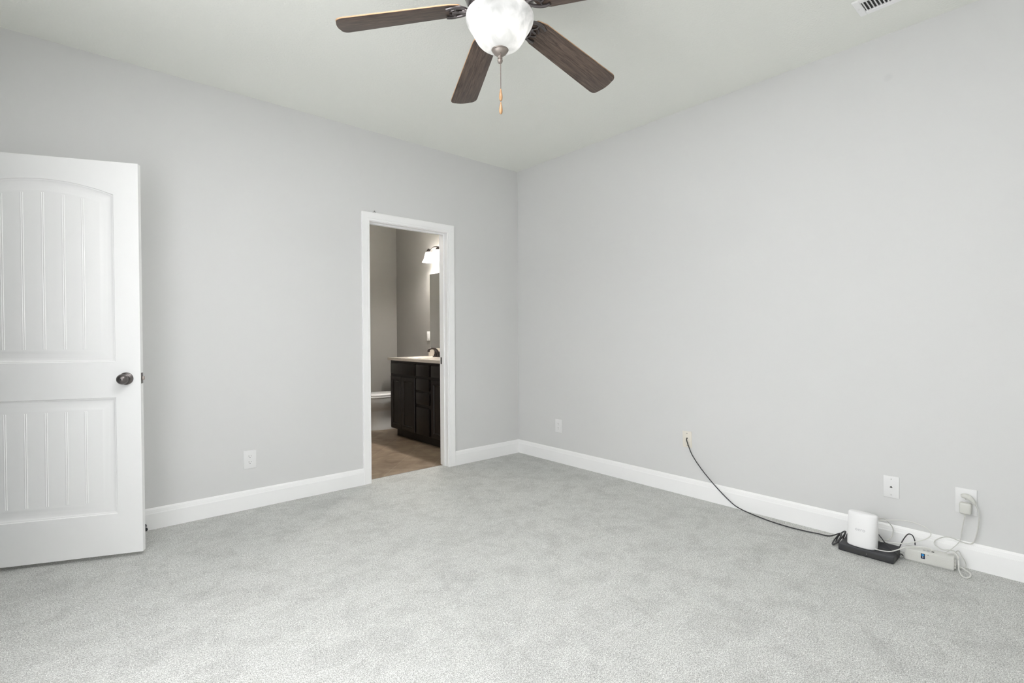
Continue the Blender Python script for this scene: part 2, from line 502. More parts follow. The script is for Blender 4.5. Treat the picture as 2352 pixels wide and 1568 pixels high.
struct('baseboard_right', bm, M['trim'], 'long white moulded baseboard along the right wall', 'baseboard')
bm = new(); profile_run(bm, BASE, (XL, YF), (0, YF), (0, 1), 1.0, 1.0)
struct('baseboard_front', bm, M['trim'], None, None)
bm = new(); profile_run(bm, BASE, (XL, DY0 - 0.06), (XL, YF), (1, 0), 0.0, 1.0)
struct('baseboard_left', bm, M['trim'], None, None)

# bath doorway: jambs, stops and mitred casing
bm = new()
box(bm, OX0 - JT, OX0, 0.0, WT, 0, OZ + JT); box(bm, OX1, OX1 + JT, 0.0, WT, 0, OZ + JT); box(bm, OX0, OX1, 0.0, WT, OZ, OZ + JT)
s0, s1, st = 0.042, 0.076, 0.011
box(bm, OX0, OX0 + st, s0, s1, 0, OZ, 0.002, 1); box(bm, OX1 - st, OX1, s0, s1, 0, OZ, 0.002, 1); box(bm, OX0 + st, OX1 - st, s0, s1, OZ - st, OZ, 0.002, 1)
jamb = struct('trim_1', bm, M['trim'], 'white door jamb with stop inside the bathroom doorway', 'door jamb', False)

CAS = [(0.0, 0.0), (0.0, 0.009), (0.003, 0.011), (0.010, 0.0115), (0.014, 0.010), (0.016, 0.012), (0.030, 0.0135), (0.044, 0.015), (0.050, 0.0165), (0.057, 0.0165), (0.0595, 0.014), (0.0595, 0.0)]
def casing(bm, x0, x1, z1, ysign, y, prof):
    """U-shaped mitred casing round an opening: prof (away from opening, proud of wall)"""
    pts = [[], [], [], []]
    for a, t in prof:
        yy = y + ysign * t
        for k, (px, pz) in enumerate(((x0 - a, 0), (x0 - a, z1 + a), (x1 + a, z1 + a), (x1 + a, 0))):
            pts[k].append(bm.verts.new((px, yy, pz)))
    n = len(prof)
    for k in range(3):
        for i in range(n):
            j = (i + 1) % n
            bm.faces.new((pts[k][i], pts[k][j], pts[k + 1][j], pts[k + 1][i]))
    bm.faces.new(pts[0]); bm.faces.new(pts[3])
    bmesh.ops.recalc_face_normals(bm, faces=bm.faces)
bm = new(); casing(bm, OX0 - 0.0055, OX1 + 0.0055, OZ + 0.005, -1, 0.0, [(a * 1.06, t) for a, t in CAS])
struct('trim_2', bm, M['trim'], 'white moulded casing framing the bathroom doorway', 'door casing')
bm = new(); casing(bm, OX0 - 0.0055, OX1 + 0.0055, OZ + 0.005, 1, WT + 0.006, [(a * 1.06, t) for a, t in CAS])
struct('trim_3', bm, M['trim'], None, None)
# metal carpet bar
bm = new(); box(bm, OX0, OX1, 0.083, 0.093, -0.004, 0.0015, 0.001, 1)
struct('trim_4', bm, M['nickel'], None, None)

# strike plate on the right jamb
t = thing('strike_plate', 'dark metal strike plate on the right jamb of the bathroom doorway', 'strike plate', (OX1, 0.094, 0.925))
bm = new(); box(bm, -0.0025, 0.0, -0.014, 0.014, -0.030, 0.030, 0.0008, 1); box(bm, -0.007, -0.0005, -0.019, -0.013, -0.018, 0.018, 0.001, 1)
obj('plate', bm, M['bronze'], t)
bm = new(); box(bm, -0.0030, -0.0024, -0.006, 0.006, -0.012, 0.012); obj('latch_hole', bm, M['slot'], t)

# windows behind the camera (frame, sash rails, pane, sill)
def window(name, axis, a0, a1, z0, z1, wall):
    t = bpy.data.objects.new(name, None); COL.objects.link(t); t['kind'] = 'structure'
    def bx(bm, u0, u1, d0, d1, q0, q1):
        if axis == 'y': box(bm, wall - d1, wall - d0, u0, u1, q0, q1)
        else: box(bm, u0, u1, wall - d1, wall - d0, q0, q1)
    bm = new(); w = 0.05
    bx(bm, a0, a0 + w, 0.03, 0.10, z0, z1); bx(bm, a1 - w, a1, 0.03, 0.10, z0, z1)
    bx(bm, a0 + w, a1 - w, 0.03, 0.10, z0, z0 + w); bx(bm, a0 + w, a1 - w, 0.03, 0.10, z1 - w, z1)
    mid = (z0 + z1) / 2; bx(bm, a0 + w, a1 - w, 0.04, 0.09, mid - 0.02, mid + 0.02)
    c = (a0 + a1) / 2; bx(bm, c - 0.03, c + 0.03, 0.04, 0.09, z0 + w, mid - 0.02); bx(bm, c - 0.03, c + 0.03, 0.04, 0.09, mid + 0.02, z1 - w)
    obj('window_frame', bm, M['trim'], t, smooth=False)
    bm = new(); bx(bm, a0 + w, a1 - w, 0.062, 0.066, z0 + w, z1 - w)
    obj('window_pane', bm, M['pane'], t, smooth=False)
    bm = new(); bx(bm, a0 - 0.05, a1 + 0.05, -0.03, 0.03, z0 - 0.02, z0)
    obj('window_sill', bm, M['trim'], t, smooth=False)
window('window_1', 'y', *WIN1, XL)

# ------------------------------------------------------------------ open entrance door
DW, DH, DT = 0.81, 2.032, 0.035
DZ0 = 0.02
def door_leaf():
    """leaf in local coords: x = from free edge (0) to hinge, y = 0 front face to DT back, z up.  Front face carries two moulded panels"""
    bm = bmesh.new()
    SX0, SX1 = 0.109, DW - 0.109
    def arch(x, inset=0.0):
        u = (x - DW / 2) / ((SX1 - SX0) / 2)
        return 1.919 - 0.056 * u * u - inset
    N = 28
    def arched(d):
        """outline of the arched panel inset by d, always the same number of points"""
        xa, xb = SX0 + d, SX1 - d
        out = [(xa, 1.001 + d), (xb, 1.001 + d)]
        for i in range(N + 1):
            x = xb + (xa - xb) * i / N
            sl = 2 * 0.056 * (x - DW / 2) / ((SX1 - SX0) / 2) ** 2
            out.append((x, arch(x) - d * math.sqrt(1 + sl * sl)))
        return out
    def squared(d):
        return [(SX0 + d, 0.212 + d), (SX1 - d, 0.212 + d), (SX1 - d, 0.816 - d), (SX0 + d, 0.816 - d)]
    def panel(outline):
        # moulded sticking: (inset, depth)
        steps = [(0, 0), (0.003, 0.0050), (0.007, 0.0055), (0.012, 0.0090), (0.020, 0.0105), (0.034, 0.0105), (0.056, 0.0045), (0.064, 0.0036)]
        rings = [[bm.verts.new((x, dep, z)) for x, z in outline(d)] for d, dep in steps]
        n = len(rings[0])
        for A, B in zip(rings, rings[1:]):
            for i in range(n):
                j = (i + 1) % n
                bm.faces.new((A[i], A[j], B[j], B[i]))
        bm.faces.new(rings[-1])
        return rings[0]
    r_up = panel(arched); r_lo = panel(squared)
    # front face around the panels: stiles and rails as polygons
    def V(x, z, y=0.0): return bm.verts.new((x, y, z))
    c = [V(0, 0), V(DW, 0), V(DW, DH), V(0, DH)]
    a0, a1 = V(0, 0.9085), V(DW, 0.9085)
    # lower ring face: outline c0,c1,a1,a0 with hole r_lo -> split left/right
    bm.faces.new((c[0], c[1], r_lo[1], r_lo[0])); bm.faces.new((c[1], a1, r_lo[2], r_lo[1]))
    bm.faces.new((a1, a0, r_lo[3], r_lo[2])); bm.faces.new((a0, c[0], r_lo[0], r_lo[3]))
    bm.faces.new((a0, a1, r_up[1], r_up[0])); bm.faces.new((a1, c[2], r_up[2], r_up[1]))
    bm.faces.new([c[2], c[3]] + [r_up[i] for i in range(len(r_up) - 1, 1, -1)])
    bm.faces.new((c[3], a0, r_up[0], r_up[-1]))
    # sides and back
    b = [V(0, 0, DT), V(DW, 0, DT), V(DW, DH, DT), V(0, DH, DT)]
    bm.faces.new((c[0], b[0], b[1], c[1]))
    bm.faces.new((c[1], b[1], b[2], c[2], a1)); bm.faces.new((c[2], b[2], b[3], c[3])); bm.faces.new((c[3], b[3], b[0], c[0], a0))
    bm.faces.new((b[0], b[3], b[2], b[1]))
    bmesh.ops.recalc_face_normals(bm, faces=bm.faces)
    # plank beads: thin raised double ridges with a groove on the recessed field (pattern of the panel)
    f0 = SX0 + 0.062
    for k, gx in enumerate((0.241, 0.322, 0.405, 0.488, 0.569)):
        for z0, z1 in ((1.001 + 0.066, arch(gx) - 0.068), (0.212 + 0.066, 0.816 - 0.066)):
            for dx in (-0.0038, 0.0038):
                box(bm, gx + dx - 0.0024, gx + dx + 0.0024, 0.0018, 0.0045, z0, z1, 0.0010, 1)
    return bm
dang = 2.74537
ex = Vector((math.cos(dang), math.sin(dang), 0))
# local x along the leaf, local y away from the camera side
door = obj('door_1', door_leaf(), M['door'], ang=25)
back = Vector((0.386, 0.923, 0)).normalized()
door.matrix_world = Matrix(((ex.x, back.x, 0, -3.02398), (ex.y, back.y, 0, -0.40639), (0, 0, 1, DZ0), (0, 0, 0, 1)))
door['kind'] = 'structure'
tag(door, 'white arched two-panel door standing open on the left', 'door')
# knob: rose, stem and egg-shaped knob with a privacy pin hole; axis = -y of the leaf
kx, kz = 0.064, 0.912
bm = new()
K = T(kx, 0, kz) @ R(PI / 2, 'X')
lathe(bm, [(0, -0.001), (0.0325, -0.001), (0.0325, 0.003), (0.031, 0.0065), (0.026, 0.0095), (0.016, 0.0115), (0.0, 0.012)], 40, K)
obj('knob_rose', bm, M['knob'], door)
bm = new()
lathe(bm, [(0.0105, 0.010), (0.0105, 0.026), (0.014, 0.030), (0.0225, 0.036), (0.0265, 0.0425), (0.027, 0.046), (0.0262, 0.049), (0.0255, 0.0495), (0.0255, 0.051), (0.0235, 0.058), (0.018, 0.065), (0.010, 0.0690), (0.003, 0.070), (0.003, 0.066), (0.0, 0.066)], 40, K)
kn = obj('door_knob', bm, M['knob'], door)
bm = new(); lathe(bm, [(0, 0.0690), (0.0042, 0.0690), (0.0042, 0.0708), (0, 0.0708)], 16, K); obj('pin_hole', bm, M['slot'], kn)
bm = new(); box(bm, -0.0015, 0.0005, DT / 2 - 0.0125, DT / 2 + 0.0125, kz - 0.028, kz + 0.028, 0.0006, 1)
lp = obj('latch_plate', bm, M['knob'], door)
bm = new(); box(bm, -0.012, 0.0, DT / 2 - 0.006, DT / 2 + 0.006, kz - 0.009, kz + 0.009, 0.002, 2); obj('latch_bolt', bm, M['nickel'], lp)
bm = new()
lathe(bm, [(0, -0.001), (0.0325, -0.001), (0.0325, 0.003), (0.026, 0.0095), (0.0105, 0.012), (0.0105, 0.026), (0.0265, 0.0425), (0.0255, 0.051), (0.018, 0.065), (0.0, 0.070)], 32, T(kx, DT, kz) @ R(-PI / 2, 'X'))
obj('door_knob', bm, M['knob'], door)
for hz_ in (0.18, 1.0, 1.82):
    bm = new(); lathe(bm, [(0.007, -0.045), (0.007, 0.045)], 16, T(DW + 0.006, 0.0, hz_)); obj('hinge', bm, M['knob'], door)
# entrance casing on the left wall
bm = new()
e = 0.058
box(bm, XL, XL + 0.014, DY0 - e, DY0, 0, DZ + e); box(bm, XL, XL + 0.014, DY0, DY1, DZ, DZ + e); box(bm, XL, XL + 0.014, DY1, DY1 + e, 0, DZ + e)
box(bm, XL - 0.12, XL, DY0 - 0.0, DY0 + 0.015, 0, DZ); box(bm, XL - 0.12, XL, DY1 - 0.015, DY1, 0, DZ)
box(bm, XL - 0.12, XL, DY0 + 0.015, DY1 - 0.015, DZ - 0.015, DZ)
struct('trim_5', bm, M['trim'], None, None, False)

# ------------------------------------------------------------------ door stop on the baseboard
t = thing('door_stop', 'small dark metal door stop on the baseboard beside the open door', 'door stop', (-2.985, -0.014, 0.032))
K = R(PI / 2, 'X')
bm = new(); lathe(bm, [(0, 0), (0.012, 0), (0.012, 0.006), (0.009, 0.012), (0.0045, 0.016), (0.0045, 0.062), (0.007, 0.064), (0.007, 0.068), (0, 0.068)], 20, K)
obj('rod', bm, M['spring'], t)
bm = new(); lathe(bm, [(0, 0.066), (0.0095, 0.068), (0.0105, 0.074), (0.0095, 0.080), (0.005, 0.083), (0, 0.083)], 20, K)
obj('rubber_tip', bm, M['rubber'], t)

# ------------------------------------------------------------------ small hook left on the casing
bm = new()
tube(bm, [(-1.527, -0.012, 2.1075), (-1.520, -0.012, 2.1085), (-1.513, -0.012, 2.1095), (-1.511, -0.012, 2.119), (-1.507, -0.012, 2.1205), (-1.503, -0.012, 2.115), (-1.5025, -0.012, 2.108)], 0.0016, 6, 5)
tag(obj('bent_nail', bm, M['bronze']), 'tiny bent dark nail on top of the doorway casing', 'nail')

# ------------------------------------------------------------------ wall plates
def wall_frame(wall, a, z):
    """matrix: local x along the wall to the viewer's right, local y out of the wall, local z up"""
    if wall == 'back': return Matrix(((1, 0, 0, a), (0, -1, 0, 0), (0, 0, 1, z), (0, 0, 0, 1)))
    if wall == 'right': return Matrix(((0, -1, 0, 0), (-1, 0, 0, a), (0, 0, 1, z), (0, 0, 0, 1)))
    if wall == 'bath': return Matrix(((0, -1, 0, BX1), (-1, 0, 0, a), (0, 0, 1, z), (0, 0, 0, 1)))

def plate_bm(w, h, mtx=None):
    bm = new(); box(bm, -w / 2, w / 2, 0.0, 0.006, -h / 2, h / 2, 0.003, 2)
    return bm

def mapped(name, bm, material, parent, F):
    bmesh.ops.transform(bm, matrix=F, verts=bm.verts)
    bmesh.ops.recalc_face_normals(bm, faces=bm.faces)
    return obj(name, bm, material, parent)

def duplex(wall, a, z, w, h, label, group, slotmat='slot'):
    t = thing('wall_outlet', label, 'outlet', wall_frame(wall, a, z).translation, 0, group)
    F = wall_frame(wall, 0, 0); F.translation = (0, 0, 0)
    mapped('cover_plate', plate_bm(w, h), M['plate'], t, F)
    for s in (0.0195, -0.0195):
        bm = new()
        poly = []
        for i in range(28):
            q = 2 * PI * i / 28; x = 0.0172 * math.cos(q); zz = 0.0172 * math.sin(q); poly.append((x, max(-0.0135, min(0.0135, zz))))
        prism(bm, poly, 0.0055, 0.0075, T(0, 0, s) @ Matrix(((1, 0, 0, 0), (0, 0, 1, 0), (0, 1, 0, 0), (0, 0, 0, 1))))
        sk = mapped('socket', bm, M['plate'], t, F)
        for dx, hh in ((-0.0063, 0.0085), (0.0063, 0.007)):
            bm = new(); box(bm, dx - 0.0012, dx + 0.0012, 0.0072, 0.0078, s + 0.003 - hh / 2 + 0.001, s + 0.003 + hh / 2 + 0.001)
            mapped('blade_slot', bm, M['greyslot'], sk, F)
        bm = new(); lathe(bm, [(0, 0), (0.0025, 0), (0.0025, 0.0006), (0, 0.0006)], 14, T(0, 0.0078, s - 0.0075) @ R(PI / 2, 'X'))
        mapped('ground_hole', bm, M[slotmat], sk, F)
    bm = new(); lathe(bm, [(0, 0), (0.0028, 0), (0.002, 0.001), (0, 0.0012)], 14, T(0, 0.006, 0) @ R(-PI / 2, 'X'))
    mapped('screw', bm, M['plate'], t, F)
    return t

duplex('back', -2.410, 0.329, 0.079, 0.121, 'white duplex wall outlet left of the bathroom doorway', 'white duplex outlets')
duplex('right', -0.543, 0.328, 0.079, 0.121, 'white duplex wall outlet nearest the room corner', 'white duplex outlets', 'greyslot')

# cream cable plate
Fr = wall_frame('right', 0, 0); Fr.translation = (0, 0, 0)
t = thing('cable_plate', 'cream wall plate with a black cable coming through', 'wall plate', (0, -1.803, 0.401))
pb = plate_bm(0.070, 0.115)
bmesh.ops.transform(pb, matrix=R(math.radians(-2.0), 'Y'), verts=pb.verts)
mapped('cover_plate', pb, M['cream'], t, Fr)
for s in (0.042, -0.042):
    bm = new(); lathe(bm, [(0, 0), (0.0036, 0), (0.003, 0.0012), (0, 0.0016)], 14, T(0.0 - s * 0.035, 0.006, s) @ R(-PI / 2, 'X'))
    mapped('screw', bm, M['screw'], t, Fr)
bm = new(); lathe(bm, [(0, 0), (0.005, 0), (0.005, 0.0012), (0, 0.0012)], 16, T(0, 0.0055, 0.008) @ R(-PI / 2, 'X')); mapped('cable_hole', bm, M['slot'], t, Fr)

# phone jack plate
t = thing('phone_jack_plate', 'white wall plate with one small dark phone jack above the router', 'wall plate', (0, -2.9875, 0.327))
mapped('cover_plate', plate_bm(0.070, 0.115), M['plate'], t, Fr)
bm = new()
prism(bm, [(-0.0055, -0.004), (0.0055, -0.004), (0.0055, 0.0012), (0.003, 0.0012), (0.003, 0.0042), (-0.003, 0.0042), (-0.003, 0.0012), (-0.0055, 0.0012)], 0.0058, 0.0064,
      Matrix(((1, 0, 0, 0), (0, 0, 1, 0), (0, 1, 0, 0), (0, 0, 0, 1))))
mapped('phone_jack', bm, M['slot'], t, Fr)
for s in (0.042, -0.042):
    bm = new(); lathe(bm, [(0, 0), (0.0028, 0), (0.002, 0.001), (0, 0.0012)], 12, T(0, 0.006, s) @ R(-PI / 2, 'X')); mapped('screw', bm, M['dot'], t, Fr)

# outlet carrying the adapter and the plug
t = duplex('right', -3.286, 0.3235, 0.080, 0.124, 'white wall outlet with a cord plug and power adapter in it', 'white duplex outlets', 'greyslot')

# ------------------------------------------------------------------ cables, modem, router, battery box
# coax: out of the cream plate, over the baseboard, along the carpet into a coil beside the modem
coil = []
for k in range(3 * 12 + 1):
    a = 2 * PI * k / 12; g = k / 36
    lp_ = k // 12
    coil.append((-0.142 + (0.050, 0.040, 0.058)[min(lp_, 2)] * math.cos(a), -2.783 + (0.018, 0.012, 0.020)[min(lp_, 2)] * math.cos(a + 0.5 + 0.7 * lp_), 0.029 + (0.022, 0.017, 0.025)[min(lp_, 2)] * math.sin(a + 0.5 * lp_)))
bm = new()
tube(bm, [(0.004, -1.803, 0.409), (-0.010, -1.803, 0.408), (-0.017, -1.806, 0.395), (-0.018, -1.820, 0.360), (-0.020, -1.850, 0.299), (-0.021, -1.915, 0.219), (-0.022, -2.010, 0.128), (-0.022, -2.103, 0.053),
          (-0.030, -2.187, 0.012), (-0.085, -2.357, 0.006), (-0.112, -2.494, 0.006), (-0.108, -2.606, 0.006), (-0.094, -2.668, 0.006), (-0.096, -2.725, 0.010)] + coil[2:] + [(-0.130, -2.800, 0.014), (-0.100, -2.830, 0.015), (-0.094, -2.850, 0.016)], 0.0033, 8, 5)
tag(obj('coax_cable', bm, M['blackcable']), 'long black cable running from the cream plate down to the black modem', 'cable')

# modem
t = thing('cable_modem', 'flat black modem box lying on the carpet under the white router', 'modem', (-0.169, -2.9275, 0.0))
def at(t, bm): bmesh.ops.translate(bm, vec=-t.location, verts=bm.verts); return bm
bm = new(); box(bm, -0.238, -0.100, -3.047, -2.808, 0.002, 0.036, 0.003, 2)
box(bm, -0.232, -0.106, -3.041, -2.814, 0.0, 0.003)
obj('case', at(t, bm), M['black'], t)
bm = new()
prism(bm, [(-0.148, 0.036), (-0.100, 0.036), (-0.100, 0.053), (-0.110, 0.053)], 2.812, 3.043, Matrix(((1, 0, 0, 0), (0, 0, -1, 0), (0, 1, 0, -0.0005), (0, 0, 0, 1))))
obj('rear_ridge', at(t, bm), M['black'], t)
bm = new(); box(bm, -0.2386, -0.2378, -3.020, -2.835, 0.008, 0.026, 0.0)
obj('front_panel', at(t, bm), M['slot'], t)
bm = new(); box(bm, -0.2390, -0.2382, -2.9345, -2.9325, 0.016, 0.018); obj('status_light', at(t, bm), M['plate'], t)

# router: rounded upright slab
def superring(w, d, z, n=2.6, seg=64):
    out = []
    for i in range(seg):
        a = 2 * PI * i / seg
        c, s = math.cos(a), math.sin(a)
        out.append((d / 2 * math.copysign(abs(c) ** (2 / n), c), w / 2 * math.copysign(abs(s) ** (2 / n), s), z))
    return out
RW, RD, RH = 0.132, 0.086, 0.173
t = thing('wifi_router', 'white rounded upright router standing on the black modem', 'router', (-0.186, -2.903, 0.0365), math.radians(-3))
NR = 2.7
def r_sec(z):
    """inset, depth and centre shift of the shell at height z"""
    f = z / RH
    d = RD * (1 - 0.42 * f ** 1.6)
    ins = 0.0
    if z < 0.006: ins = 0.006 - math.sqrt(max(0, 0.006 ** 2 - (0.006 - z) ** 2))
    if z > RH - 0.012: ins = 0.012 - math.sqrt(max(0, 0.012 ** 2 - (z - RH + 0.012) ** 2))
    return ins, d, 0.010 * f
def front_x(y, z):
    ins, d, cx_ = r_sec(z)
    return cx_ - (d / 2 - ins) * (1 - abs(2 * y / (RW - 2 * ins)) ** NR) ** (1 / NR)
bm = new(); R_ = []
for z in [0, 0.0008, 0.002, 0.004, 0.006] + [0.006 + (RH - 0.018) * k / 10 for k in range(1, 10)] + [RH - 0.012 + 0.012 * math.sin(PI / 2 * k / 8) for k in range(9)]:
    ins, d, cx_ = r_sec(z)
    R_.append([bm.verts.new((p[0] + cx_, p[1], p[2])) for p in superring(RW - 2 * ins, d - 2 * ins, z, NR)])
for A, B in zip(R_, R_[1:]):
    n = len(A)
    for i in range(n):
        j = (i + 1) % n; bm.faces.new((A[i], A[j], B[j], B[i]))
bm.faces.new(list(reversed(R_[0]))); bm.faces.new(R_[-1])
obj('shell', bm, M['router'], t, ang=60)
# lettering on the front
cu = bpy.data.curves.new('letters', 'FONT'); cu.body = 'eero'; cu.size = 0.026; cu.align_x = 'CENTER'; cu.extrude = 0.0002
to = bpy.data.objects.new('letters', cu); COL.objects.link(to)
bpy.context.view_layer.update()
dg = bpy.context.evaluated_depsgraph_get()
me = bpy.data.meshes.new_from_object(to.evaluated_get(dg))
bpy.data.objects.remove(to); bpy.data.curves.remove(cu)
me.name = 'lettering'
for v in me.vertices:
    yy = -v.co.x * 0.92
    zz_ = 0.084 + v.co.y * 0.9
    v.co = Vector((front_x(yy, zz_) - 0.0006 - v.co.z, yy, zz_))
me.materials.clear(); me.materials.append(M['lettering'])
lo = bpy.data.objects.new('lettering', me); COL.objects.link(lo); lo.parent = t
bm = new(); lathe(bm, [(0, 0), (0.0016, 0), (0.0016, 0.0006), (0, 0.0006)], 12, T(front_x(0.01, 0.126) - 0.0004, 0.010, 0.126) @ R(-PI / 2, 'Y')); obj('status_light', bm, M['plate'], t)
bm = new()
for i in range(9):
    for j in range(2):
        yy = -0.020 - i * 0.0026
        lathe(bm, [(0, 0), (0.0007, 0), (0.0007, 0.0004), (0, 0.0004)], 8, T(0.014 + j * 0.0028, yy, RH - 0.0003))
obj('vent_holes', bm, M['dot'], t)

# battery box
t = thing('battery_backup_box', 'long low white box with small navy label between modem and outlet', 'power box', (-0.080, -3.160, 0.0), math.radians(4.0))
BL, BD, BH = 0.190, 0.068, 0.060
bm = new(); box(bm, -BD / 2, BD / 2, -BL / 2, BL / 2, 0.003, BH, 0.004, 2); box(bm, -BD / 2 + 0.006, BD / 2 - 0.006, -BL / 2 + 0.006, BL / 2 - 0.006, 0, 0.004)
for v in bm.verts:
    v.co.z += 0.007 * (-(v.co.y) / BL) * (v.co.z / BH)
obj('case', bm, M['boxwhite'], t)
bm = new()
for i in range(13):
    z = 0.008 + i * 0.0037
    box(bm, -BD / 2 - 0.0009, -BD / 2 + 0.001, -BL / 2 + 0.005, BL / 2 - 0.005, z, z + 0.0022, 0.0006, 1)
obj('front_ribs', bm, M['boxwhite'], t)
bm = new(); box(bm, -BD / 2 - 0.0022, -BD / 2, 0.014, 0.030, 0.026, 0.051, 0.0006, 1); lb = obj('label_panel', bm, M['label'], t)
bm = new(); lathe(bm, [(0, 0), (0.0052, 0), (0.0052, 0.0006), (0, 0.0006)], 24, T(-BD / 2 - 0.0020, 0.022, 0.0445) @ R(-PI / 2, 'Y')); obj('blue_symbol', bm, M['labelblue'], lb)
bm = new()
for z in (0.0365, 0.0335, 0.0305): box(bm, -BD / 2 - 0.0027, -BD / 2 - 0.0021, 0.0205, 0.0235, z, z + 0.0016)
obj('pale_mark', bm, M['plate'], lb)
bm = new(); lathe(bm, [(0, 0), (0.0015, 0), (0.0015, 0.0006), (0, 0.0006)], 12, T(-BD / 2 - 0.0010, 0.002, 0.050) @ R(-PI / 2, 'Y')); obj('status_light', bm, M['slot'], t)
for y in (0.020, 0.004, -0.014):
    bm = new(); box(bm, -0.012, 0.002, y - 0.005, y + 0.005, BH - 0.001, BH + 0.0012, 0.0004, 1); obj('port', bm, M['dot'] if y > -0.01 else M['slot'], t)
for z in (0.016, 0.031, 0.046):
    bm = new(); box(bm, -0.024, -0.006, -BL / 2 - 0.006, -BL / 2 + 0.001, z - 0.005, z + 0.005, 0.001, 1); obj('end_socket', bm, M['adapter'], t)

def cable(name, pts, r, material, label, sub=6):
    bm = new(); tube(bm, pts, r, 8, sub)
    return tag(obj(name, bm, M[material]), label, 'cable')

cable('ethernet_cable', [(-0.150, -2.925, 0.150), (-0.128, -2.950, 0.166), (-0.100, -2.996, 0.175), (-0.080, -3.051, 0.184), (-0.060, -3.097, 0.179), (-0.050, -3.138, 0.165), (-0.045, -3.158, 0.143), (-0.050, -3.157, 0.124), (-0.058, -3.133, 0.102), (-0.074, -3.094, 0.082), (-0.085, -3.053, 0.066), (-0.098, -2.997, 0.058), (-0.115, -2.965, 0.058)],
      0.0026, 'whitecable', 'white cable in a wide loop reaching right from the router over the box')
cable('ethernet_cable', [(-0.150, -2.915, 0.155), (-0.122, -2.945, 0.170), (-0.090, -2.972, 0.175), (-0.070, -2.986, 0.160), (-0.050, -3.001, 0.131), (-0.048, -3.006, 0.109), (-0.058, -3.003, 0.082), (-0.076, -2.992, 0.066), (-0.098, -2.974, 0.060), (-0.125, -2.950, 0.060)],
      0.0026, 'greycable', 'pale cable in a narrow loop close behind the right side of the router')
cable('ethernet_cable', [(-0.212, -2.940, 0.046), (-0.208, -2.966, 0.044), (-0.200, -2.996, 0.0425), (-0.190, -3.023, 0.045), (-0.170, -3.050, 0.057), (-0.140, -3.077, 0.070), (-0.100, -3.122, 0.0745), (-0.080, -3.155, 0.073), (-0.072, -3.168, 0.066)],
      0.0028, 'whitecable', 'white cable lying over the modem from the router to the top of the box')
cable('power_cable', [(-0.094, -3.030, 0.020), (-0.090, -3.043, 0.049), (-0.080, -3.051, 0.076), (-0.070, -3.064, 0.104), (-0.060, -3.074, 0.115), (-0.055, -3.088, 0.110), (-0.055, -3.097, 0.088), (-0.055, -3.099, 0.064)],
      0.0026, 'blackcable', 'thin black cord arching between the modem and the white box')
cable('power_cable', [(-0.100, -2.955, 0.087), (-0.120, -2.979, 0.069), (-0.150, -3.007, 0.050), (-0.170, -3.033, 0.043), (-0.182, -3.053, 0.038), (-0.172, -3.056, 0.020), (-0.130, -3.053, 0.026), (-0.108, -3.056, 0.016), (-0.092, -3.056, 0.006)],
      0.0026, 'blackcable', 'black cord lying across the right end of the modem')

# power adapter with its thin cord
t = thing('power_adapter', 'square white power adapter with thin cord plugged in the lower socket', 'power adapter', (0, -3.287, 0.296))
bm = new(); box(bm, -0.042, -0.0085, -0.022, 0.022, -0.028, 0.026, 0.007, 3); obj('adapter_body', bm, M['adapter'], t)
bm = new(); tube(bm, [(-0.028, 0.001, -0.026), (-0.028, 0.001, -0.034), (-0.028, 0.0015, -0.044)], lambda q: 0.0045 - 0.0022 * q, 10, 4); obj('strain_relief', bm, M['adapter'], t)
bm = new()
tube(bm, [(x, y + 3.287, z - 0.296) for x, y, z in [(-0.028, -3.2855, 0.256), (-0.025, -3.280, 0.221), (-0.021, -3.273, 0.175), (-0.022, -3.268, 0.132), (-0.040, -3.254, 0.106), (-0.060, -3.234, 0.082), (-0.072, -3.219, 0.068)]], 0.0018, 8, 6)
obj('cord', bm, M['greycable'], t)

# angled plug with its thicker cord that ends in the tangle at the box
t = thing('power_cable', 'pale grey angled plug with thicker cord in the upper socket', 'power cord', (0, -3.286, 0.342))
bm = new()
pl = [(-0.019, 0.013, 0.008), (-0.022, 0.005, 0.011), (-0.023, -0.006, 0.010), (-0.024, -0.018, 0.003), (-0.024, -0.028, -0.008), (-0.024, -0.035, -0.020)]
tube(bm, pl, lambda q: 0.004 + 0.0105 * math.sin(PI * min(1, 0.18 + q * 0.66)) ** 1.2 * (1 - 0.45 * q), 14, 6)
obj('plug', bm, M['adapter'], t)
bm = new()
tube(bm, [(x, y + 3.286, z - 0.342) for x, y, z in [(-0.024, -3.320, 0.323), (-0.024, -3.330, 0.303), (-0.024, -3.336, 0.271), (-0.024, -3.335, 0.237), (-0.021, -3.330, 0.192), (-0.020, -3.321, 0.147), (-0.021, -3.309, 0.126), (-0.021, -3.287, 0.123), (-0.022, -3.261, 0.128), (-0.024, -3.229, 0.135), (-0.026, -3.203, 0.128), (-0.028, -3.178, 0.108), (-0.032, -3.171, 0.091), (-0.042, -3.182, 0.080), (-0.055, -3.207, 0.075), (-0.060, -3.234, 0.083), (-0.062, -3.253, 0.083), (-0.066, -3.268, 0.066), (-0.078, -3.268, 0.052)]], 0.0026, 8, 6)
obj('cord', bm, M['greycable'], t)
cable('power_cable', [(-0.078, -3.228, 0.068), (-0.068, -3.250, 0.077), (-0.072, -3.266, 0.064), (-0.078, -3.270, 0.030), (-0.092, -3.273, 0.006), (-0.146, -3.290, 0.004), (-0.160, -3.307, 0.004), (-0.132, -3.317, 0.004), (-0.090, -3.313, 0.004), (-0.067, -3.296, 0.005), (-0.060, -3.276, 0.012), (-0.072, -3.262, 0.018)],
      0.0034, 'whitecable', 'white cord looping onto the carpet at the right end of the box')
